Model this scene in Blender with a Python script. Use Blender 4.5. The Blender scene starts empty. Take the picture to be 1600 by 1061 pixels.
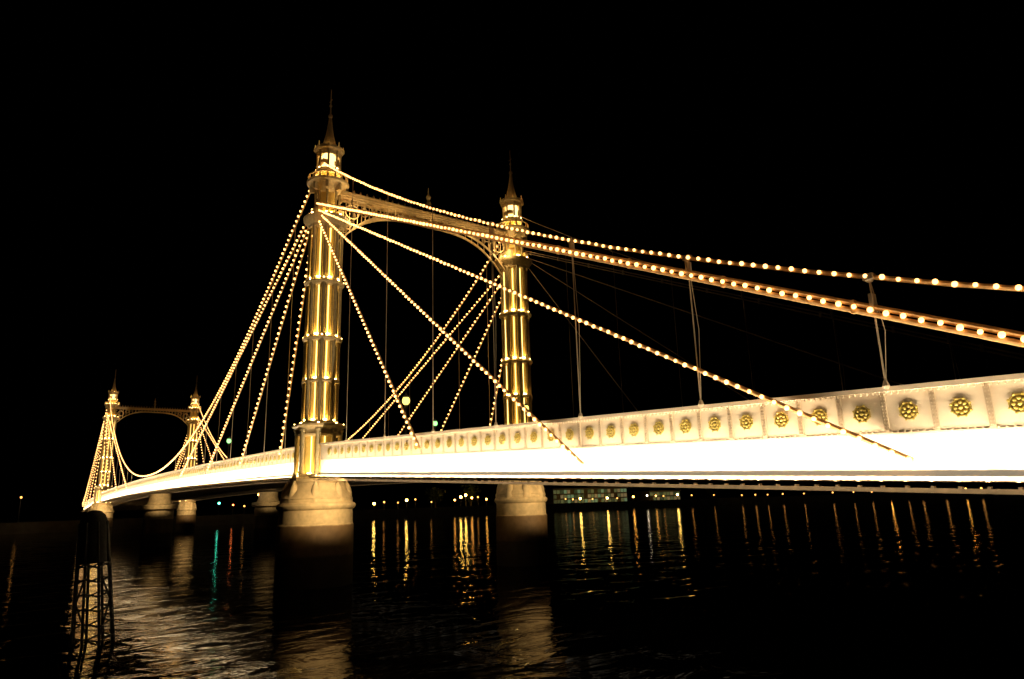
import bpy, math, random
from mathutils import Vector, Matrix
random.seed(7)
SC=bpy.context.scene; COL=SC.collection
SC.view_settings.view_transform='Standard'; SC.view_settings.look='None'; SC.view_settings.exposure=0
PI=math.pi
W=7.75          # tower axis offset from the bridge centre line
SPAN=117.0
TS=.83

# ------------------------------------------------------------ materials
def mat(name,base=(.5,.5,.5),rough=.5,metal=0,emit=None,es=0,noise=0,nscale=3,bump=0,bscale=20,dark=None):
    m=bpy.data.materials.new(name); m.use_nodes=True; nt=m.node_tree; b=nt.nodes['Principled BSDF']
    b.inputs['Base Color'].default_value=(*base,1); b.inputs['Roughness'].default_value=rough; b.inputs['Metallic'].default_value=metal
    if emit:
        b.inputs['Emission Color'].default_value=(*emit,1); b.inputs['Emission Strength'].default_value=es
    tc=nt.nodes.new('ShaderNodeTexCoord')
    if noise:
        n=nt.nodes.new('ShaderNodeTexNoise'); n.inputs['Scale'].default_value=nscale; n.inputs['Detail'].default_value=6
        nt.links.new(tc.outputs['Object'],n.inputs['Vector'])
        r=nt.nodes.new('ShaderNodeValToRGB'); r.color_ramp.elements[0].position=.3; r.color_ramp.elements[1].position=.7
        d=dark or tuple(c*(1-noise) for c in base)
        r.color_ramp.elements[0].color=(*d,1); r.color_ramp.elements[1].color=(*base,1)
        nt.links.new(n.outputs['Fac'],r.inputs['Fac']); nt.links.new(r.outputs['Color'],b.inputs['Base Color'])
    if bump:
        n2=nt.nodes.new('ShaderNodeTexNoise'); n2.inputs['Scale'].default_value=bscale
        nt.links.new(tc.outputs['Object'],n2.inputs['Vector'])
        bp=nt.nodes.new('ShaderNodeBump'); bp.inputs['Strength'].default_value=bump; bp.inputs['Distance'].default_value=.02
        nt.links.new(n2.outputs['Fac'],bp.inputs['Height']); nt.links.new(bp.outputs['Normal'],b.inputs['Normal'])
    return m
M={}
M['gold']=mat('gold_paint',(.92,.66,.20),.5,noise=.15,nscale=4,bump=.2)
M['column']=mat('column_paint',(.50,.39,.19),.55,noise=.3,nscale=5,bump=.2)
M['ring']=mat('ring_paint',(.70,.53,.27),.5,noise=.3,nscale=6,bump=.3)
M['arch']=mat('arch_paint',(.66,.48,.24),.5,noise=.25,nscale=6,bump=.3)
M['cable']=mat('cable_paint',(.70,.42,.17),.5,noise=.3,nscale=6)
M['cabledark']=mat('unlit_cable_shade',(.14,.09,.05),.6,noise=.3,nscale=6)  # darker copy of the cable colour, standing in for missing bulb light
M['rod']=mat('rod_paint',(.45,.36,.25),.4)
M['slate']=mat('spire_lead',(.46,.30,.15),.5,noise=.3)
M['rosette']=mat('rosette_gilt',(.62,.47,.11),.32,.3,noise=.35,nscale=14)
M['rosettedark']=mat('rosette_ground',(.26,.19,.06),.6,noise=.3,nscale=14)
M['web']=mat('web_glow_paint',(.86,.80,.66),.5,emit=(1,.86,.62),es=.25,noise=.06,nscale=1.2)  # faint emission added, standing in for floodlight on the lower web
M['panel']=mat('panel_paint',(.76,.65,.50),.5,noise=.12,nscale=1.6,bump=.15)
M['stiff']=mat('stiffener_paint',(.60,.49,.35),.5,noise=.2,nscale=8)
M['under']=mat('underside_iron',(.42,.31,.18),.55,noise=.4,nscale=3)
M['deck']=mat('deck_asphalt',(.05,.05,.05),.8,noise=.2)
M['bulb']=mat('bulb_glass',(.9,.6,.3),.3,emit=(1,.50,.155),es=4.4)
M['uplamp']=mat('uplight_glass',(.9,.7,.3),.3,emit=(1,.68,.22),es=85)
M['ringfill']=mat('ring_fill_glow',(.9,.7,.3),.3,emit=(1,.60,.2),es=24)  # glow of the fill added to brighten tower collars and columns
M['tubelamp']=mat('tube_lamp_glass',(.9,.7,.3),.3,emit=(1,.70,.20),es=4.2)
M['lantern']=mat('lantern_glass',(.9,.7,.3),.3,emit=(1,.70,.26),es=2.6)
M['timber']=mat('wet_timber',(.012,.010,.008),.9,noise=.5,nscale=6,bump=.4)
M['bankwall']=mat('bank_wall_stone',(.18,.16,.13),.8,noise=.4,nscale=.6)
M['land']=mat('land_ground',(.05,.055,.04),.9,noise=.4,nscale=.2)
M['bark']=mat('tree_bark',(.06,.045,.03),.9,noise=.3)
M['leaf']=mat('tree_leaf',(.05,.08,.03),.7,noise=.5,nscale=.8)
M['steel']=mat('lamp_post_iron',(.08,.08,.075),.5)
def emis(n,c,s): return mat(n,tuple(min(1,x) for x in c),.4,emit=c,es=s)
M['sodium']=emis('sodium_glow',(1,.42,.07),22)
M['amber']=emis('amber_glow',(1,.55,.10),60)
M['dimamber']=emis('dim_amber_glow',(1,.42,.09),4)
M['whiteL']=emis('warm_white_glow',(1,.8,.5),20)
M['greenL']=emis('green_glow',(.10,1,.6),22)
M['redL']=emis('red_glow',(1,.2,.05),20)
M['lampyel']=emis('lamp_globe_yellow',(1,.78,.16),2.4)
M['lampgrn']=emis('lamp_globe_green',(.35,1,.30),2)
# masonry with wet tide bands that follow the height above the water
def masonry():
    m=bpy.data.materials.new('pier_masonry'); m.use_nodes=True; nt=m.node_tree; b=nt.nodes['Principled BSDF']; N=nt.nodes.new; Lk=nt.links.new
    g=N('ShaderNodeNewGeometry'); s=N('ShaderNodeSeparateXYZ'); Lk(g.outputs['Position'],s.inputs[0])
    n=N('ShaderNodeTexNoise'); n.inputs['Scale'].default_value=2.2; n.inputs['Detail'].default_value=8; Lk(g.outputs['Position'],n.inputs['Vector'])
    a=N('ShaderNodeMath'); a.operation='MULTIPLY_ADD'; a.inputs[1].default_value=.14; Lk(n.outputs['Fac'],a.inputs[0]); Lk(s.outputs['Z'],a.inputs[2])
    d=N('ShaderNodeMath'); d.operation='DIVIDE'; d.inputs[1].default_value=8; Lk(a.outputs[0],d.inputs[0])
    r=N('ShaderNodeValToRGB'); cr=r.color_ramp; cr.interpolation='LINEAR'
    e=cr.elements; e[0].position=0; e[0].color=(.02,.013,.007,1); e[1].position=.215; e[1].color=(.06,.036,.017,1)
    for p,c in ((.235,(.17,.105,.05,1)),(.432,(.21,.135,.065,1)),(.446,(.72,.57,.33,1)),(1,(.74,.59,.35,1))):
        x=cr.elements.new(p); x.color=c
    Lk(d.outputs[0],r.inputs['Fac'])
    n2=N('ShaderNodeTexNoise'); n2.inputs['Scale'].default_value=2.5; n2.inputs['Detail'].default_value=5; Lk(g.outputs['Position'],n2.inputs['Vector'])
    mp=N('ShaderNodeMapRange'); mp.inputs['From Min'].default_value=.3; mp.inputs['From Max'].default_value=.7; mp.inputs['To Min'].default_value=.7; mp.inputs['To Max'].default_value=1.05
    Lk(n2.outputs['Fac'],mp.inputs['Value'])
    mx=N('ShaderNodeMix'); mx.data_type='RGBA'; mx.blend_type='MULTIPLY'; mx.inputs['Factor'].default_value=1
    Lk(r.outputs['Color'],mx.inputs[6]); Lk(mp.outputs[0],mx.inputs[7]); Lk(mx.outputs[2],b.inputs['Base Color'])
    b.inputs['Roughness'].default_value=.7
    bp=N('ShaderNodeBump'); bp.inputs['Strength'].default_value=.3; bp.inputs['Distance'].default_value=.03; Lk(n2.outputs['Fac'],bp.inputs['Height']); Lk(bp.outputs[0],b.inputs['Normal'])
    return m
M['stone']=masonry()
def water():
    m=bpy.data.materials.new('river_water'); m.use_nodes=True; nt=m.node_tree; b=nt.nodes['Principled BSDF']; N=nt.nodes.new; Lk=nt.links.new
    b.inputs['Base Color'].default_value=(.002,.002,.0015,1); b.inputs['Roughness'].default_value=.04; b.inputs['IOR'].default_value=1.08
    b.inputs['Specular Tint'].default_value=(1,.76,.44,1)
    g=N('ShaderNodeNewGeometry')
    mp=N('ShaderNodeMapping'); mp.inputs['Rotation'].default_value=(0,0,.6); mp.inputs['Scale'].default_value=(1,.6,1); Lk(g.outputs['Position'],mp.inputs['Vector'])
    n=N('ShaderNodeTexNoise'); n.inputs['Scale'].default_value=.5; n.inputs['Detail'].default_value=4; n.inputs['Roughness'].default_value=.5; n.inputs['Distortion'].default_value=1.2; Lk(mp.outputs[0],n.inputs['Vector'])
    bp=N('ShaderNodeBump'); bp.inputs['Strength'].default_value=1; bp.inputs['Distance'].default_value=.07; Lk(n.outputs['Fac'],bp.inputs['Height'])
    Lk(bp.outputs[0],b.inputs['Normal'])
    return m
M['water']=water()

# ------------------------------------------------------------ mesh builder
class MB:
    def __init__(s): s.v=[]; s.f=[]; s.mi=[]; s.cur=0
    def add(s,vs,fs):
        o=len(s.v); s.v+= [tuple(x) for x in vs]; s.f+=[tuple(i+o for i in f) for f in fs]; s.mi+=[s.cur]*len(fs); return s
    def box(s,c,d,rz=0):
        x,y,z=[k/2 for k in d]; cs,sn=math.cos(rz),math.sin(rz); vs=[]
        for dz in(-z,z):
            for dx,dy in((-x,-y),(x,-y),(x,y),(-x,y)): vs.append((c[0]+dx*cs-dy*sn,c[1]+dx*sn+dy*cs,c[2]+dz))
        return s.add(vs,[(3,2,1,0),(4,5,6,7),(0,1,5,4),(1,2,6,5),(2,3,7,6),(3,0,4,7)])
    def tube(s,pts,r,n=8,cap=True):
        pts=[Vector(p) for p in pts]; m=len(pts); rs=r if isinstance(r,(list,tuple)) else [r]*m; vs=[];fs=[]
        for i,p in enumerate(pts):
            t=(pts[min(i+1,m-1)]-pts[max(i-1,0)]).normalized()
            up=Vector((0,0,1)) if abs(t.z)<.95 else Vector((1,0,0))
            a=t.cross(up).normalized(); b=a.cross(t)
            for k in range(n):
                g=2*PI*k/n; vs.append(p+(a*math.cos(g)+b*math.sin(g))*rs[i])
        for i in range(m-1):
            for k in range(n):
                k2=(k+1)%n; fs.append((i*n+k,i*n+k2,(i+1)*n+k2,(i+1)*n+k))
        if cap: fs.append(tuple(range(n-1,-1,-1))); fs.append(tuple((m-1)*n+k for k in range(n)))
        return s.add(vs,fs)
    def torus(s,R_,z,r,n=32,k=5,c=(0,0)):
        vs=[];fs=[]
        for i in range(n):
            a=2*PI*i/n
            for j in range(k):
                b=2*PI*j/k; q=R_+r*math.cos(b); vs.append((c[0]+q*math.cos(a),c[1]+q*math.sin(a),z+r*math.sin(b)))
        for i in range(n):
            for j in range(k): fs.append((i*k+j,((i+1)%n)*k+j,((i+1)%n)*k+(j+1)%k,i*k+(j+1)%k))
        return s.add(vs,fs)
    def lathe(s,prof,n=24,c=(0,0),rot=0):
        vs=[];fs=[];m=len(prof)
        for r,z in prof:
            for k in range(n):
                g=2*PI*k/n+rot; vs.append((c[0]+r*math.cos(g),c[1]+r*math.sin(g),z))
        for i in range(m-1):
            for k in range(n):
                k2=(k+1)%n; fs.append((i*n+k,i*n+k2,(i+1)*n+k2,(i+1)*n+k))
        fs.append(tuple(range(n-1,-1,-1))); fs.append(tuple((m-1)*n+k for k in range(n)))
        return s.add(vs,fs)
    def ball(s,c,r,seg=8,rings=5,sq=(1,1,1)):
        vs=[(c[0],c[1],c[2]-r*sq[2])];fs=[]
        for i in range(1,rings):
            a=-PI/2+PI*i/rings
            for k in range(seg):
                g=2*PI*k/seg; vs.append((c[0]+r*sq[0]*math.cos(a)*math.cos(g),c[1]+r*sq[1]*math.cos(a)*math.sin(g),c[2]+r*sq[2]*math.sin(a)))
        vs.append((c[0],c[1],c[2]+r*sq[2])); T=len(vs)-1
        for k in range(seg):
            fs.append((0,1+(k+1)%seg,1+k)); fs.append((T,1+(rings-2)*seg+k,1+(rings-2)*seg+(k+1)%seg))
        for i in range(rings-2):
            for k in range(seg):
                k2=(k+1)%seg; fs.append((1+i*seg+k,1+i*seg+k2,1+(i+1)*seg+k2,1+(i+1)*seg+k))
        return s.add(vs,fs)
    def sweep(s,sec,xs,zf):
        # closed section of (y,dz) carried along x with the camber zf(x)
        n=len(sec);vs=[];fs=[]
        for x in xs:
            for y,dz in sec: vs.append((x,y,zf(x)+dz))
        for i in range(len(xs)-1):
            for k in range(n):
                k2=(k+1)%n; fs.append((i*n+k,(i+1)*n+k,(i+1)*n+k2,i*n+k2))
        fs.append(tuple(range(n))); fs.append(tuple((len(xs)-1)*n+k for k in range(n-1,-1,-1)))
        return s.add(vs,fs)
    def build(s,name,m,parent=None,smooth=False,loc=None,m2=None):
        me=bpy.data.meshes.new(name); me.from_pydata(s.v,[],s.f)
        me.materials.append(M[m] if isinstance(m,str) else m)
        if m2:
            me.materials.append(M[m2])
            for p,i in zip(me.polygons,s.mi): p.material_index=i
        me.update()
        if smooth:
            for p in me.polygons: p.use_smooth=True
            try: me.set_sharp_from_angle(angle=math.radians(40))
            except Exception: pass
        o=bpy.data.objects.new(name,me); COL.objects.link(o)
        if parent: o.parent=parent
        if loc: o.location=loc
        return o
def rect(y0,y1,d0,d1): return [(y0,d0),(y1,d0),(y1,d1),(y0,d1)]
def empty(name,label,cat,loc=(0,0,0),group=None):
    o=bpy.data.objects.new(name,None); COL.objects.link(o); o.location=loc; o.empty_display_size=.5
    o['label']=label; o['category']=cat
    if group:o['group']=group
    return o
def tag(o,label,cat,group=None):
    o['label']=label;o['category']=cat
    if group:o['group']=group
    return o
def shared(proto,parent,loc,rz=0):
    o=proto.copy(); COL.objects.link(o); o.parent=parent; o.location=loc; o.rotation_euler=(0,0,rz); return o

# ------------------------------------------------------------ camera
cp=(41.2360,-23.0218,4.5621); yaw,pit,ro,fpx=.6352,.2321,-.0299,1058.16
F=Vector((-math.cos(yaw)*math.cos(pit),math.sin(yaw)*math.cos(pit),math.sin(pit)))
R=F.cross(Vector((0,0,1))).normalized(); U=R.cross(F)
R2=R*math.cos(ro)+U*math.sin(ro); U2=-R*math.sin(ro)+U*math.cos(ro)
cd=bpy.data.cameras.new('camera'); cam=bpy.data.objects.new('camera',cd); COL.objects.link(cam)
mw=Matrix((R2,U2,-F)).transposed().to_4x4(); mw.translation=Vector(cp); cam.matrix_world=mw
cd.sensor_width=36; cd.lens=fpx/1600*36; cd.clip_end=8000; cd.clip_start=.1; SC.camera=cam
CAM=Vector(cp)

# ------------------------------------------------------------ world
w=bpy.data.worlds.new('World'); SC.world=w; w.use_nodes=True; nt=w.node_tree
bg=nt.nodes['Background']; sk=nt.nodes.new('ShaderNodeTexSky'); sk.sky_type='NISHITA'; sk.sun_disc=False
sk.sun_elevation=math.radians(-9); sk.sun_rotation=math.radians(200)
nt.links.new(sk.outputs[0],bg.inputs[0]); bg.inputs[1].default_value=.002

# ------------------------------------------------------------ setting
river=MB().add([(-3000,-3000,0),(3000,-3000,0),(3000,3000,0),(-3000,3000,0)],[(0,1,2,3)]).build('river','water'); river['kind']='structure'
bankline=[(-165,-900),(-165,120),(-142,215),(-70,295),(50,345),(260,375),(900,420)]
mb=MB(); n=len(bankline)
outer=[(-2500,-900),(-2500,400),(-2500,900),(-1500,2000),(-300,2500),(600,2500),(2500,2000)]
vs=[(x,y,2.3) for x,y in bankline]+[(x,y,2.3) for x,y in outer]
land=mb.add(vs,[(i,i+1,n+i+1,n+i) for i in range(n-1)]).build('far_bank_ground','land'); land['kind']='structure'
mb=MB(); vs=[];fs=[]
for x,y in bankline: vs+=[(x,y,-1),(x,y,2.7),(x-.6,y+.3,2.7),(x-.6,y+.3,-1)]
for i in range(n-1):
    for k in range(4): fs.append((i*4+k,(i+1)*4+k,(i+1)*4+(k+1)%4,i*4+(k+1)%4))
wall=mb.add(vs,fs).build('embankment_wall','bankwall'); tag(wall,'long low stone embankment wall along the dark far bank','wall')

# ------------------------------------------------------------ bridge
def gt(x):
    if x>=0: return 8.20-.0465*x
    if x>=-SPAN: return 8.80-.60*((x+SPAN/2)/(SPAN/2))**2
    return 8.20+.0465*(x+SPAN)
bridge=empty('suspension_bridge','cream and gold iron suspension bridge strung with warm light bulbs across the dark river','bridge')
XE=46.0; XF=-SPAN-34

def colprof(r,z0,z1): return [(r*1.4,z0),(r*1.4,z0+.10),(r*1.05,z0+.2),(r,z0+.3),(r,z1-.35),(r*1.25,z1-.26),(r*1.1,z1-.2),(r*1.6,z1-.04),(r*1.6,z1)]
def octo(name,mk,R_,t,m='column',off=PI/8):
    # eight equal members round the axis, one object each
    p=mk().build(name,m,t,True); a=off; p.location=(R_*math.cos(a),R_*math.sin(a),0); p.rotation_euler=(0,0,a)
    for k in range(1,8):
        a=off+2*PI*k/8; shared(p,t,(R_*math.cos(a),R_*math.sin(a),0),a)
def tower_proto():
    core=MB()
    core.lathe([(1.22,6.1),(1.22,9.25),(.94,9.25),(.94,22.9),(.72,23.1),(.72,25.3),(.62,25.3),(.62,26.6)],8,rot=PI/8)
    t=core.build('tower','gold',bridge)
    p=MB().lathe([(2.70,-3),(2.70,3.40),(2.68,3.44),(2.62,3.5),(2.60,4.30),(2.66,4.34),(2.78,4.42),(2.82,4.55),(2.74,4.68),(2.56,4.74),(2.52,4.92),(2.56,4.98),(2.42,5.2),(2.16,5.5),(2.02,5.75),(2.02,5.85),(1.92,5.95),(1.92,6.1)],48)
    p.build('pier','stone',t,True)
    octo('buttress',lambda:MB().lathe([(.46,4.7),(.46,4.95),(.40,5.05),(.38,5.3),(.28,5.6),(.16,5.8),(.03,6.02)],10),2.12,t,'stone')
    octo('pedestal_column',lambda:MB().lathe(colprof(.17,6.4,9.1),10),1.54,t)
    def sc():
        c=MB()
        prof=[]
        for z0,z1 in((9.5,12.05),(12.2,14.75),(15.0,18.45),(18.75,22.7)): prof+=colprof(.125,z0,z1)
        c.lathe(prof,10)
        for dy in(-.21,.21):        # slimmer shafts either side of each main one
            c.lathe([(.055,9.5),(.055,22.6)],7,(-.08,dy))
        return c
    octo('shaft_column',sc,1.22,t)
    octo('upper_column',lambda:MB().lathe(colprof(.085,23.35,25.2),8),.94,t)
    octo('light_tube',lambda:MB().lathe([(.03,9.6),(.03,22.5)],6),.97,t,'tubelamp',0)
    octo('pedestal_tube',lambda:MB().lathe([(.035,6.5),(.035,9.0)],6),1.22,t,'tubelamp',0)
    def ring(z,prof,name='ring',n=24,m='ring',rot=0):
        return MB().lathe([(r,z+d) for r,d in prof],n,rot=rot).build(name,m,t,True)
    MB().lathe([(2.0,6.05),(2.0,6.18),(1.88,6.24),(1.84,6.32),(1.76,6.36),(1.70,6.42)],8,rot=PI/8).build('plinth','ring',t)
    ring(9.0,[(1.3,-.35),(1.60,-.30),(1.66,-.2),(1.54,-.1),(1.54,.05),(1.68,.12),(1.82,.2),(1.98,.28),(2.0,.38),(1.84,.42),(1.70,.5),(1.42,.52),(1.35,.62),(1.2,.66)],'cornice',8,rot=PI/8)
    ring(12.0,[(1.0,0),(1.36,.03),(1.40,.12),(1.36,.18),(1.0,.22)])
    ring(14.65,[(1.0,0),(1.36,.05),(1.40,.1),(1.50,.18),(1.50,.24),(1.36,.28),(1.0,.36)])
    ring(18.35,[(1.0,0),(1.36,.05),(1.40,.12),(1.54,.2),(1.54,.28),(1.36,.32),(1.0,.42)])
    ring(22.3,[(1.0,0),(1.34,.1),(1.38,.25),(1.52,.34),(1.62,.5),(1.78,.62),(1.82,.78),(1.62,.82),(1.50,.92),(1.15,.98),(.9,1.04)],'capital')
    g=MB().lathe([(.8,24.95),(.98,25.05),(1.08,25.3),(1.42,25.52),(1.64,25.6),(1.70,25.74),(1.3,25.78),(.8,25.8)],24)
    for k in range(16):
        a=2*PI*k/16; g.lathe([(.06,25.7),(.09,25.88),(.04,26.02),(.07,26.14)],6,(1.54*math.cos(a),1.54*math.sin(a)))
    g.torus(1.54,26.16,.06,32,6)
    for k in range(8):
        a=PI/8+2*PI*k/8
        g.box((1.2*math.cos(a),1.2*math.sin(a),25.28),(.5,.2,.5),a)
    g.build('gallery','ring',t,True)
    octo('lantern_post',lambda:MB().lathe(colprof(.085,26.66,28.0),8),.90,t,'ring')
    l=MB().lathe([(1.0,26.4),(1.04,26.60),(.98,26.68),(.5,26.7)],8,rot=PI/8)
    l.build('lantern_base','ring',t,True)
    MB().lathe([(.56,26.70),(.62,26.8),(.62,27.75),(.45,27.95)],8,rot=PI/8).build('lantern_light','lantern',t)
    c=MB().lathe([(.55,27.9),(.86,27.74),(.98,27.88),(1.06,28.02),(1.22,28.12),(1.24,28.22),(1.05,28.26)],8,rot=PI/8)
    for k in range(8):
        a=PI/8+2*PI*k/8; c.lathe([(.07,28.18),(.10,28.32),(.05,28.42),(.02,28.62)],6,(1.12*math.cos(a),1.12*math.sin(a)))
        a=2*PI*k/8; c.box((1.07*math.cos(a),1.07*math.sin(a),28.28),(.06,.4,.12),a)
    c.build('lantern_cornice','ring',t)
    sp=MB().lathe([(.84,28.24),(.66,28.5),(.48,28.9),(.34,29.4),(.24,29.9),(.16,30.4),(.10,30.85)],8,rot=PI/8)
    sp.ball((0,0,30.9),.18,10,6); sp.tube([(0,0,31),(0,0,33)],[.065,.035],6); sp.ball((0,0,31.7),.12,8,5); sp.tube([(-.26,0,32.1),(.26,0,32.1)],.035,5)
    sp.build('spire','slate',t)
    # small lamps on conduits in every stage between the columns, weaker unseen fill added outside each collar
    for zb,rr,sz,off,mm_ in((6.44,1.52,.13,0,'uplamp'),(9.70,1.20,.12,0,'uplamp'),(12.30,1.20,.11,0,'uplamp'),(15.10,1.20,.13,0,'uplamp'),(18.88,1.20,.13,0,'uplamp'),(23.44,1.0,.07,0,'uplamp'),(25.86,1.05,.09,0,'uplamp'),(28.33,1.06,.05,0,'uplamp'),  # topmost row is unseen fill added to brighten the spire
                      (6.30,2.04,.05,PI/8,'ringfill'),(9.46,1.92,.07,PI/8,'ringfill'),(12.24,1.46,.04,PI/8,'ringfill'),(15.0,1.56,.05,PI/8,'ringfill'),(18.76,1.60,.05,PI/8,'ringfill'),(23.25,1.66,.08,PI/8,'ringfill'),(25.84,1.48,.09,PI/8,'ringfill'),(26.70,1.06,.08,PI/8,'ringfill')):
        u=MB()
        for k in range(8):
            a=off+2*PI*k/8; u.box((rr*.92*math.cos(a),rr*.92*math.sin(a),zb),(sz,sz*1.8,.05),a)
        u.cur=1; u.torus(rr*.92,zb-.03,.014,32,4)
        u.build('uplight_ring',mm_,t,m2='column')
    for y in(-.9,.9): MB().box((0,y,23.55),(1.9,.35,.5)).build('cable_saddle','ring',t)
    MB().box((0,0,27.2),(1.1,1.4,.3)).build('cable_saddle','ring',t)
    t.scale=(TS,TS,1)
    return t
T0=tower_proto(); T0.location=(0,-W,0)
towers=[T0]
for (x,y) in((0,W),(-SPAN,-W),(-SPAN,W)):
    c=T0.copy(); COL.objects.link(c); c.location=(x,y,0)
    for ch in list(T0.children):
        d=ch.copy(); COL.objects.link(d); d.parent=c
        if y>0 and ch.name.startswith('pier'): d.scale=(.84,.84,1)
        if y>0 and ch.name.startswith('buttress'): d.location=(ch.location.x*.86,ch.location.y*.86,0)
    towers.append(c)
for t,l in zip(towers,('nearest and tallest tower at the left of the near pair','near pair tower behind the long side girder','far left tower seen small','far tower right of the small distant arch')): t['label']=l

# --- portal arches between tower tops
def portal(X):
    hw=W-.9; ys=[-hw+2*hw*i/48 for i in range(49)]
    low=lambda y: 24.45-2.7*(abs(y)/hw)**3.4
    m=MB()
    for s in(-1,1):
        x=X+s*.32
        vs=[];fs=[]
        for y in ys:
            z=low(y); vs+=[(x-.05,y,z),(x+.05,y,z),(x+.05,y,z+.16),(x-.05,y,z+.16)]
        for i in range(48):
            for k in range(4): fs.append((i*4+k,i*4+(k+1)%4,(i+1)*4+(k+1)%4,(i+1)*4+k))
        m.add(vs,fs)
        m.box((x,0,24.98),(.12,2*hw,.14)); 
        for i in range(1,48,1):
            y=ys[i]; z=low(y)+.12
            if i%2==0: m.box((x,y,(z+24.92)/2),(.05,.05,24.96-z))
        for sy in(-1,1):
            for yy,zz,rr in((hw-.75,24.0,.5),(hw-1.9,24.45,.3),(hw-.40,22.95,.28)):
                pts=[(x,sy*yy+rr*math.cos(2*PI*k/20),zz+rr*math.sin(2*PI*k/20)) for k in range(21)]; m.tube(pts,.045,5,False)
    m.box((X,0,25.13),(.9,2*hw,.16)); m.box((X,0,25.27),(1.05,2*hw,.1))
    for i in range(0,48,3): m.box((X,ys[i],24.6),(.6,.08,.1))
    a=m.build('portal_arch','arch',bridge)
    c=MB(); c.box((X,0,25.34),(.16,2*hw-.3,.04))
    for i in range(1,28):
        y=-hw+2*hw*i/28; c.lathe([(.05,25.33),(.09,25.45),(.04,25.56),(.08,25.66),(.01,25.8)],5,(X,y))
    c.build('cresting','arch',a)
    MB().lathe([(.22,25.36),(.16,25.7),(.1,25.8),(.24,26.15),(.1,26.5),(.2,26.75),(.05,27.0),(.02,27.5)],8,(X,0)).build('finial','ring',a)
    return a
portal(0); portal(-SPAN)

# --- girders
def xs(a,b,step): 
    n=max(1,int(abs(b-a)/step)); return [a+(b-a)*i/n for i in range(n+1)]
segs=[(1.3,XE,6),(-SPAN+1.3,-1.3,2.5),(XF,-SPAN-1.3,12)]
girders={}
for si,(a,b,st) in enumerate(segs):
    X=xs(a,b,st)
    for s in(-1,1):
        S=lambda y0,y1,d0,d1: rect(*sorted((s*y0,s*y1)),d0,d1)
        g=MB().sweep(S(8.10,8.02,-.93,-.04),X,gt).build('side_girder','panel',bridge)
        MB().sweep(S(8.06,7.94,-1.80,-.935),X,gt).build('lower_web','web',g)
        r=MB().sweep(S(8.24,7.9,-.04,.06),X,gt)
        l=MB().sweep(S(8.118,8.1,-.93,-.90),X,gt)
        if s<0 and si==0:
            x=2.0
            while x<XE: r.box((x,-8.17,gt(x)-.065),(.05,.05,.06)); l.box((x,-8.11,gt(x)-.885),(.03,.03,.04)); x+=.13
        r.build('top_rail','panel',g); l.build('ledge','panel',g)
        MB().sweep(S(8.34,7.8,-1.88,-1.80),X,gt).build('bottom_flange','under',g)
        girders[(si,s)]=g
        t=MB()
        t.sweep([(s*8.74,-1.90),(s*8.74,-1.98),(s*8.46,-1.98),(s*8.46,-1.955),(s*8.71,-1.955),(s*8.71,-1.90)],X,gt)
        x=a+1
        while x<b: 
            t.box((x,s*8.42,gt(x)-1.95),(.07,.62,.06)); x+=.975
        t.build('light_trough','under',g)
        lr=MB().sweep(S(8.30,8.14,-2.12,-2.03),X,gt)
        x=a+.6
        while x<b: lr.box((x,s*8.22,gt(x)-1.95),(.06,.10,.18)); x+=.4875
        lr.build('lower_rail','under',g)
    d=MB().sweep(rect(-7.9,7.9,-1.25,-1.0),X,gt).build('deck','deck',bridge)
    u=MB()
    x=a+.6
    while x<b: u.box((x,0,gt(x)-1.6),(.18,15.6,.6)); x+=2.4
    u.sweep(rect(-4.2,-3.9,-1.95,-1.25),X,gt); u.sweep(rect(3.9,4.2,-1.95,-1.25),X,gt)
    u.build('cross_beams','under',bridge)
# rosettes on near girders
rp=MB()
def ann(mb,r0,r1,y0,y1,n=20):
    vs=[];fs=[]
    for k in range(n):
        a=2*PI*k/n; c,s=math.cos(a),math.sin(a)
        vs+=[(r0*c,y0,r0*s),(r0*c,y1,r0*s),(r1*c,y1,r1*s),(r1*c,y0,r1*s)]
    for k in range(n):
        j=(k+1)%n
        for q in range(4): fs.append((k*4+q,j*4+q,j*4+(q+1)%4,k*4+(q+1)%4))
    mb.add(vs,fs)
ann(rp,.155,.180,0,-.030)
rp.cur=1; ann(rp,.0,.165,0,-.010); rp.cur=0
for k in range(8):
    a=2*PI*k/8; rp.ball((.102*math.cos(a),-.022,.102*math.sin(a)),.040,8,5,(1,.5,1))
    rp.ball((.185*math.cos(a+PI/8),-.03,.185*math.sin(a+PI/8)),.027,6,4,(1,.6,1))
rp.ball((0,-.028,0),.044,8,6,(1,.6,1))
ros_x=[36.72+.972*k for k in range(9,-36,-1)]
ros_x=[x for x in ros_x if 2.0<x<XE-.5]
mains=[-2.6-.972*k for k in range(0,116)]
stp=MB().box((0,-.016,-.48),(.11,.032,.84))
for i in range(11):
    for dx in(-.03,.03): stp.box((dx,-.040,-.12-.072*i),(.026,.024,.026))
rosp=None; st0=None; rest=MB(); cnt=0
for x in ros_x+mains:
    g=girders[(0,-1)] if x>0 else girders[(1,-1)]
    if cnt<100:
        if rosp is None: rosp=rp.build('rosette','rosette',g,True,m2='rosettedark'); rosp.location=(x,-8.10,gt(x)-.47)
        else: shared(rosp,g,(x,-8.10,gt(x)-.47))
        if st0 is None: st0=stp.build('stiffener','stiff',g); st0.location=(x+.486,-8.10,gt(x+.486))
        elif cnt<99: shared(st0,g,(x+.486,-8.10,gt(x+.486)))
        cnt+=1
    elif x>-SPAN+1.5:
        rest.ball((x,-8.11,gt(x)-.47),.18,8,4,(1,.2,1))
rso=rest.build('rosette','rosette',girders[(1,-1)]); rso['kind']='stuff'

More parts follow.
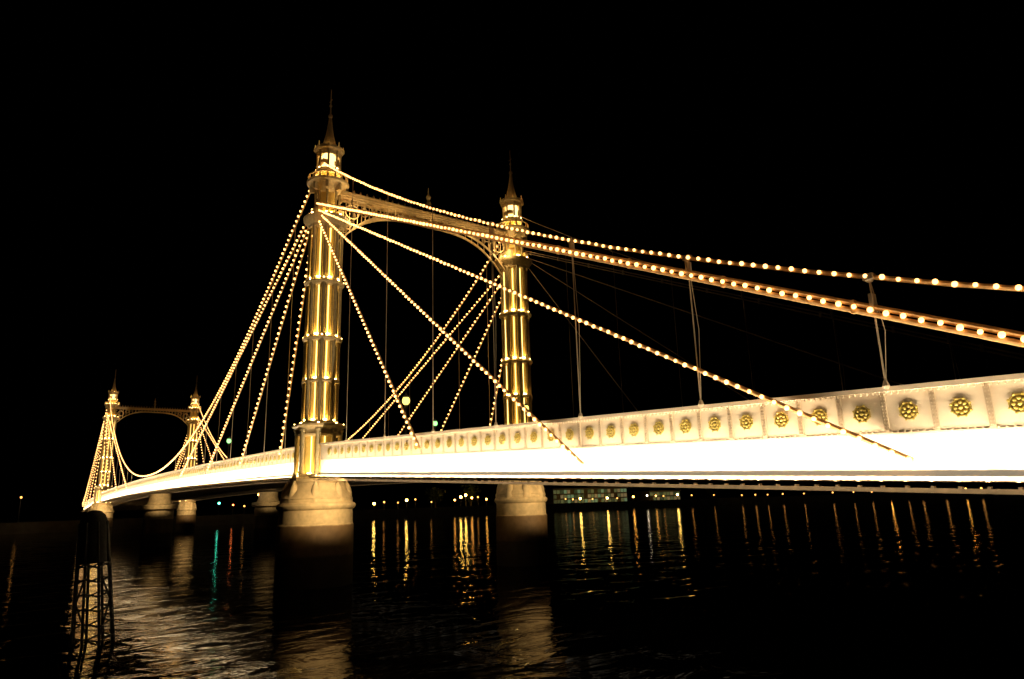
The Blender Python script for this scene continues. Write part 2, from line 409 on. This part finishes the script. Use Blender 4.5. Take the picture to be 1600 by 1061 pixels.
# --- middle piers under the main span
for s in(-1,1):
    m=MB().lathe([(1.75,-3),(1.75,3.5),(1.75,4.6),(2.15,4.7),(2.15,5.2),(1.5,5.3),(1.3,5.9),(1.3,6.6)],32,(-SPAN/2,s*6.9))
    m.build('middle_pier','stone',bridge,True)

# --- cables
bulbs=[]
def cable(name,p,r,step=.42,side=-1,br=.06,lit=True,dbl=False,n=8):
    p=[Vector(q) for q in p]
    m=MB()
    if not lit: r*=.6
    if dbl:
        for dz in(-.085,.085): m.tube([q+Vector((0,0,dz)) for q in p],r*.7,n)
        a,b=p[0],p[-1]; L=(b-a).length; k=1.2
        while k<L: q=a+(b-a)*(k/L); m.box(q,(.10,.12,.30)); k+=3.6
    else: m.tube(p,r,n)
    o=m.build(name,'cable' if lit else 'cabledark',bridge,True)
    if lit:
        acc=step*.5
        for a,b in zip(p[:-1],p[1:]):
            L=(b-a).length; d=acc
            while d<L:
                q=a+(b-a)*(d/L)
                k=.88 if q.x>26 else (.96 if q.x>16 else 1.05)  # bulbs enlarged with distance to stand in for their bloom
                bulbs.append((q+Vector((random.uniform(-.01,.01),side*(r+.03),random.uniform(-.012,.012))),br*k*random.uniform(.86,1.12),o)); d+=step
            acc=d-L
    return o
ch_side=lambda x: 27.3-.67*x+.0041*x*x
ch_main=lambda x: 9.0+18.3*abs((x+SPAN/2)/(SPAN/2))**2.15
for s in(-1,1):
    Y=s*8.32; near=s<0
    for end in(0,1):                    # 0 = near bank side span, 1 = far bank side span
        fx=(lambda x: x) if end==0 else (lambda x: -SPAN-x*.8)
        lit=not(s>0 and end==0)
        br=.061 if end==0 else .10; stp_=.36 if end==0 else .85
        path=[(fx(x),s*(W+.35+.22*min(1,x/4)),ch_side(x)) for x in [0,1,3,6,9,12,15,18,21,24,27,30,33,36,39,42.5]]
        cable('main_cable',path,.055,stp_,-1,br,lit)
        cable('stay_cable',[(fx(.3),s*(W+.75),24.05),(fx(39.6),Y,5.95)],.085,stp_,-1,br*1.12,lit,dbl=True)
        for (x,z,z0) in((34.8,5.1,23.6),(24.9,5.6,23.5),(14.1,6.9,23.2)):
            cable('stay_cable',[(fx(.35),s*(W+.75),z0),(fx(x),Y,z)],.055,stp_,-1,br*1.05,lit)
    # main span
    path=[(x,s*(W+.35+.22*min(1,min(-x,SPAN+x)/4)),ch_main(x)) for x in [-SPAN*i/44 for i in range(45)]]
    cable('main_cable',path,.06,.45,-1,.076,True)
    for end in(0,1):
        fx=(lambda x: -x) if end==0 else (lambda x: -SPAN+x)
        br=.074 if end==0 else .10; st_=.45 if end==0 else .85
        for (x,z,z0) in((38.5,8.0,24.0),(26.5,8.0,23.6),(15.5,7.8,23.3),(5.6,7.8,22.2)):
            cable('stay_cable',[(fx(.35),s*(W+.75),z0),(fx(x),Y,z)],.05,st_,-1,br,True)
    # hangers
    hx=[4.8*k+.9 for k in range(1,9)]
    for x in hx:
        zc=ch_side(x); Yc=s*(W+.57)
        m=MB().tube([(x,Yc,zc),(x,Yc,gt(x))],.020,6); m.lathe([(.04,gt(x)),(.08,gt(x)+.06),(.04,gt(x)+.18)],8,(x,Yc))
        if x>18:
            m.ball((x,Yc,zc-.03),.10,8,5); m.box((x,Yc,zc),(.22,.17,.13)); zz=24.6-.4615*x; m.box((x,Yc,zz-.2),(.08,.18,.40))
            m.tube([(x,Yc,zc),(x+.16,Yc,(zc+gt(x))/2),(x,Yc,gt(x)+.05)],.010,5)
        m.build('hanger','rod' if near else 'cabledark',bridge)
    for k in range(1,25):
        x=-SPAN*k/25; Yc=s*(W+.57)
        if abs(x+SPAN/2)<14: continue
        MB().tube([(x,Yc,ch_main(x)),(x,Yc,gt(x))],.022,5).build('hanger','rod',bridge)
# bulbs: the hundred nearest are sub-parts of their cables, the others one mass
bulbs.sort(key=lambda b:(b[0]-CAM).length)
ball=MB().ball((0,0,0),1,8,6).build('light_bulb','bulb',bulbs[0][2],True)
ball.location=bulbs[0][0]; ball.scale=(bulbs[0][1],)*3
for q,r,o in bulbs[1:100]:
    b=shared(ball,o,q); b.scale=(r,)*3
mm=MB()
for q,r,o in bulbs[100:]: mm.ball(q,r,6,4)
bo=mm.build('light_bulb','bulb',bridge); bo['kind']='stuff'

# ------------------------------------------------------------ lamps and added fill lights of the bridge
def strip(x,length,s,power,g,down=0):
    z=gt(x)-1.945; p=Vector((x,s*8.60,z)); tg=Vector((x,s*8.12,z+1.0))
    if down: p=Vector((x,s*8.70,z-.05)); tg=Vector((x,s*8.0,z-.20))  # unseen downward strip added to brighten the lower rail
    l=bpy.data.lights.new('strip_light','AREA'); l.shape='RECTANGLE'; l.size=length; l.size_y=.10; l.energy=power; l.color=(1,.79,.51)
    o=bpy.data.objects.new('strip_light',l); COL.objects.link(o); o.location=p
    slope=(gt(x+.5)-gt(x-.5))
    zdir=-(tg-p).normalized(); xd=Vector((1,0,slope)).normalized(); yd=zdir.cross(xd).normalized()
    o.rotation_euler=Matrix((xd,yd,zdir)).transposed().to_euler(); o.parent=g
x=1.8+2
while x<XE: strip(x,4.0,-1,350,girders[(0,-1)]); strip(x,4.0,-1,10,girders[(0,-1)],1); x+=4.0
x=-1.8-3
while x>-SPAN+3: strip(x,6,-1,520,girders[(1,-1)]); x-=6.0
for x in(-SPAN-7,-SPAN-17,-SPAN-27): strip(x,9,-1,600,girders[(2,-1)])
def spot(loc,target,power,color=(1,.68,.32),ang=70,rad=.12):
    l=bpy.data.lights.new('pier_floodlight','SPOT'); l.energy=power; l.color=color; l.spot_size=math.radians(ang); l.spot_blend=.6; l.shadow_soft_size=rad
    o=bpy.data.objects.new('pier_floodlight',l); COL.objects.link(o); o.location=loc
    o.rotation_euler=(Vector(target)-Vector(loc)).to_track_quat('-Z','Y').to_euler(); o.parent=bridge
for (tx,ty) in((0,-W),(0,W),(-SPAN,-W),(-SPAN,W)):
    pw=1500 if ty<0 else 1150
    for dy in(-1.1,1.8): spot((tx+6.5,ty+dy,gt(tx+6.5)-2.15),(tx+1,ty,4.8),pw*(.8 if dy<0 else .3),ang=58)
for s in(-1,1): spot((-SPAN/2+6,s*6.9-1.0,6.8),(-SPAN/2,s*6.9,5.2),600 if s<0 else 300,ang=42)
def point(loc,power,color,rad=.08):
    l=bpy.data.lights.new('arch_fill_light','POINT'); l.energy=power; l.color=color; l.shadow_soft_size=rad  # unseen point lights added to brighten the portal arches
    o=bpy.data.objects.new('arch_fill_light',l); COL.objects.link(o); o.location=loc; o.parent=bridge
for X in(0,-SPAN):
    for s in(-1,1): point((X+1.1,s*(W-1.5),23.4),130 if X==0 else 14,(1,.68,.30)); point((X+1.1,s*3.1,23.9),75 if X==0 else 6,(1,.68,.30))
    point((X+1.0,0,24.1),45 if X==0 else 4,(1,.68,.30))

# ------------------------------------------------------------ street lamps on the bridge
def deck_lamp(x,y,zt,m,label):
    z0=gt(x)-1.0
    t=empty('street_lamp',label,'street lamp',(x,y,z0),'street lamps on the bridge deck')
    h=zt-z0
    MB().lathe([(.16,0),(.16,.2),(.08,.35),(.06,1.0),(.045,h-.45),(.09,h-.4),(.05,h-.15)],10).build('post','steel',t,True)
    MB().ball((0,0,h),.2,12,8,(1,1,1.15)).build('globe',m,t,True)
    MB().lathe([(.22,h+.17),(.12,h+.28),(.03,h+.34),(.02,h+.45)],10).build('lamp_cap','steel',t)
deck_lamp(9.6,-6.7,9.75,'lampyel','yellow glowing lamp on the bridge deck just right of the nearest tower')
deck_lamp(-11,6.8,11.3,'lampgrn','green glowing lamp on the far footway between the two near towers')
deck_lamp(2.9,6.3,10.9,'lampyel','yellow glowing lamp at the foot of the second near tower')
deck_lamp(-25,-7.0,10.6,'lampgrn','green white lamp on the curved main span left of the nearest tower')

# ------------------------------------------------------------ timber dolphin
dl=empty('timber_dolphin','dark round topped cage of timber piles standing in the water at lower left','mooring dolphin',(11.25,-19.95,0))
dl.rotation_euler=(.08,-.059,0)
NP=8; RB,RT=.68,.46
for k in range(NP):
    a=2*PI*k/NP+.2
    MB().tube([(.76*math.cos(a),.76*math.sin(a),-2.5),(RB*math.cos(a),RB*math.sin(a),0),(RT*math.cos(a),RT*math.sin(a),4.2)],[.05,.05,.045],7).build('pile','timber',dl,True)
for z in(.15,.65,1.15,1.65,2.15,2.65):
    rr=RB-(RB-RT)*z/4.2+.03; m=MB(); pts=[(rr*math.cos(2*PI*k/NP+.2),rr*math.sin(2*PI*k/NP+.2),z+(.10 if k%2 else -.08)) for k in range(NP+1)]
    m.tube(pts,.035,5,False).build('band','timber',dl)
for k in range(0,NP,4):
    a=2*PI*k/NP+.2; b=a+2*PI/NP*2; 
    MB().tube([(.66*math.cos(a),.66*math.sin(a),.2),(.58*math.cos(b),.58*math.sin(b),1.5)],.035,5).build('brace','timber',dl)
    MB().tube([(.62*math.cos(b),.62*math.sin(b),1.2),(.54*math.cos(a),.54*math.sin(a),2.6)],.035,5).build('brace','timber',dl)
MB().lathe([(.50,2.75),(.52,2.85),(.50,3.9),(.47,4.2),(.38,4.45),(.2,4.62),(.05,4.66)],16).build('cap','timber',dl,True)

# ------------------------------------------------------------ far bank
def bank_pt(az,back=3.0):
    d=Vector((-math.cos(math.radians(az)),math.sin(math.radians(az))))
    o=Vector((cp[0],cp[1]))
    best=None
    for (x0,y0),(x1,y1) in zip(bankline[:-1],bankline[1:]):
        e=Vector((x1-x0,y1-y0)); den=d.x*e.y-d.y*e.x
        if abs(den)<1e-9: continue
        q=Vector((x0,y0))-o; t=(q.x*e.y-q.y*e.x)/den; u=(q.x*d.y-q.y*d.x)/den
        if t>0 and 0<=u<=1 and (best is None or t<best): best=t
    return o+d*((best or 300)+back)
lamps=[(.8,8.6,'dimamber',.25),(9.3,7,'sodium',.28),(13.2,6.0,'greenL',.26),(14.2,5.4,'redL',.2),(15.0,5.0,'dimamber',.25),(16.0,8.2,'sodium',.36),
 (24.8,4.6,'amber',.36),(25.6,5.0,'dimamber',.30),(26.7,4.7,'dimamber',.25),(27.4,5.4,'amber',.38),(28.1,5.6,'dimamber',.28),(29.4,4.6,'dimamber',.24),
 (31.3,5.0,'sodium',.30),(31.8,6.0,'amber',.40),(32.2,6.6,'amber',.40),(32.7,5.6,'sodium',.36),(33.2,5.8,'dimamber',.30),(33.9,5.0,'sodium',.34),(35.0,4.4,'dimamber',.24),
 (40.4,4.2,'dimamber',.26),(41.0,4.0,'dimamber',.30),(41.6,4.2,'amber',.40),(42.6,3.9,'dimamber',.26),(43.8,4.1,'amber',.40),(44.6,3.9,'dimamber',.28),(45.9,4.3,'sodium',.38),(47.0,4.6,'whiteL',.30),(47.7,4.4,'sodium',.26),(48.3,4.2,'dimamber',.28),(49.4,4.6,'amber',.40),(50.5,4.2,'dimamber',.30),
 (52.2,4.0,'dimamber',.26),(54.3,3.6,'dimamber',.30),(55.3,3.6,'dimamber',.30),(56.2,3.5,'dimamber',.26),(57.3,3.6,'dimamber',.30),(58.8,3.5,'dimamber',.26),(60.8,3.6,'dimamber',.30),(62.2,3.5,'dimamber',.26),(63.4,3.4,'dimamber',.30),(64.6,3.5,'sodium',.30),(65.7,3.4,'dimamber',.30),(66.6,3.5,'dimamber',.36),(68.0,3.5,'dimamber',.40),(69.2,3.5,'sodium',.30),(70.1,3.5,'dimamber',.42)]
ordn=['leftmost','2nd from left','3rd from left']+['%dth from left'%k for k in range(4,60)]
ordn[20]='21st from left'; ordn[21]='22nd from left'; ordn[22]='23rd from left'; ordn[30]='31st from left'; ordn[31]='32nd from left'; ordn[32]='33rd from left'; ordn[40]='41st from left'; ordn[41]='42nd from left'; ordn[42]='43rd from left'
cn={'amber':'bright amber','sodium':'orange','greenL':'green','redL':'red','whiteL':'warm white','dimamber':'dim amber'}
for i,(az,z,m,r) in enumerate(lamps):
    z0=2.3; p=bank_pt(az,2.5+(i%3)*1.2)
    t=empty('bank_lamp','small %s light on the dark far bank, %s of the bank lights'%(cn[m],ordn[i]),'lamp',(p.x,p.y,z0),'lamps along the far bank')
    h=max(.8,z-z0)
    MB().tube([(0,0,0),(0,0,h-r*.9)],[.09,.06],6).build('post','steel',t)
    MB().ball((0,0,h),r,10,6).build('lamp_head',m,t,True)
for k,(c,s) in enumerate((((.25,.42,.22),.30),((.30,.40,.18),.14),((.5,.42,.2),.20),((.16,.28,.16),.07))): M['pane%d'%k]=emis('lit_pane_%d'%k,c,s)
def building(az0,az1,back,h,cols_,rows,name,label):
    a=bank_pt(az0,back); b=bank_pt(az1,back); L=(b-a).length; c=(a+b)/2; ang=math.atan2(b.y-a.y,b.x-a.x)
    t=empty(name,label,'building',(c.x,c.y,2.3)); t.rotation_euler=(0,0,ang)
    MB().box((0,6,h/2),(L,12,h)).build('wall','bankwall',t)
    MB().box((0,5.9,h+.2),(L+.8,13,.4)).build('roof','steel',t)
    cw=L/cols_; rh=h/rows
    for r_ in range(rows):
        for k in range(cols_):
            if random.random()<.12: continue
            MB().box((-L/2+cw*(k+.5),-.06,rh*(r_+.5)),(cw*.82,.1,rh*.72)).build('window','pane%d'%random.randrange(4),t)
building(39.4,45.4,14,5.6,22,3,'glass_building','low glass fronted building with greenish lit windows on far bank')
building(47.2,49.6,16,3.8,9,2,'lit_building','small low building with dim lit windows right of the glass building')
def tree(az,back,h,label):
    p=bank_pt(az,back); t=empty('bank_tree',label,'tree',(p.x,p.y,2.3),'dark trees on the far bank')
    MB().tube([(0,0,0),(.1,0,h*.3),(0,.2,h*.6)],[.35,.25,.12],7).build('trunk','bark',t)
    c=MB()
    for i in range(420):
        a=random.uniform(0,2*PI); u=random.uniform(-1,1); rr=random.random()**.4*h*.36*(1+.3*math.sin(3*a)+.2*math.sin(5*u))
        q=Vector((rr*math.cos(a)*math.sqrt(1-u*u),rr*math.sin(a)*math.sqrt(1-u*u),h*.62+rr*u*.9)); s=random.uniform(.25,.6)
        d1=Vector((random.gauss(0,1),random.gauss(0,1),random.gauss(0,1))).normalized()*s; d2=d1.cross(Vector((random.gauss(0,1),random.gauss(0,1),1))).normalized()*s
        c.add([q-d1,q-d2*.6,q+d1,q+d2*.6],[(0,1,2,3)])
    c.build('crown','leaf',t)
tl=['leftmost dark tree beyond the orange lamp left of the nearest tower','dark tree between the two left clusters of bank lights','dark tree behind the brightest cluster of orange lamps','dark tree just left of the glass building','dark tree right of the small lit building','rightmost dark tree on the far bank']
for i,(az,bk,h) in enumerate(((20.5,12,9),(29.7,10,8),(32.6,12,9),(37.2,12,10),(52,12,9),(63,12,9))): tree(az,bk,h,tl[i])
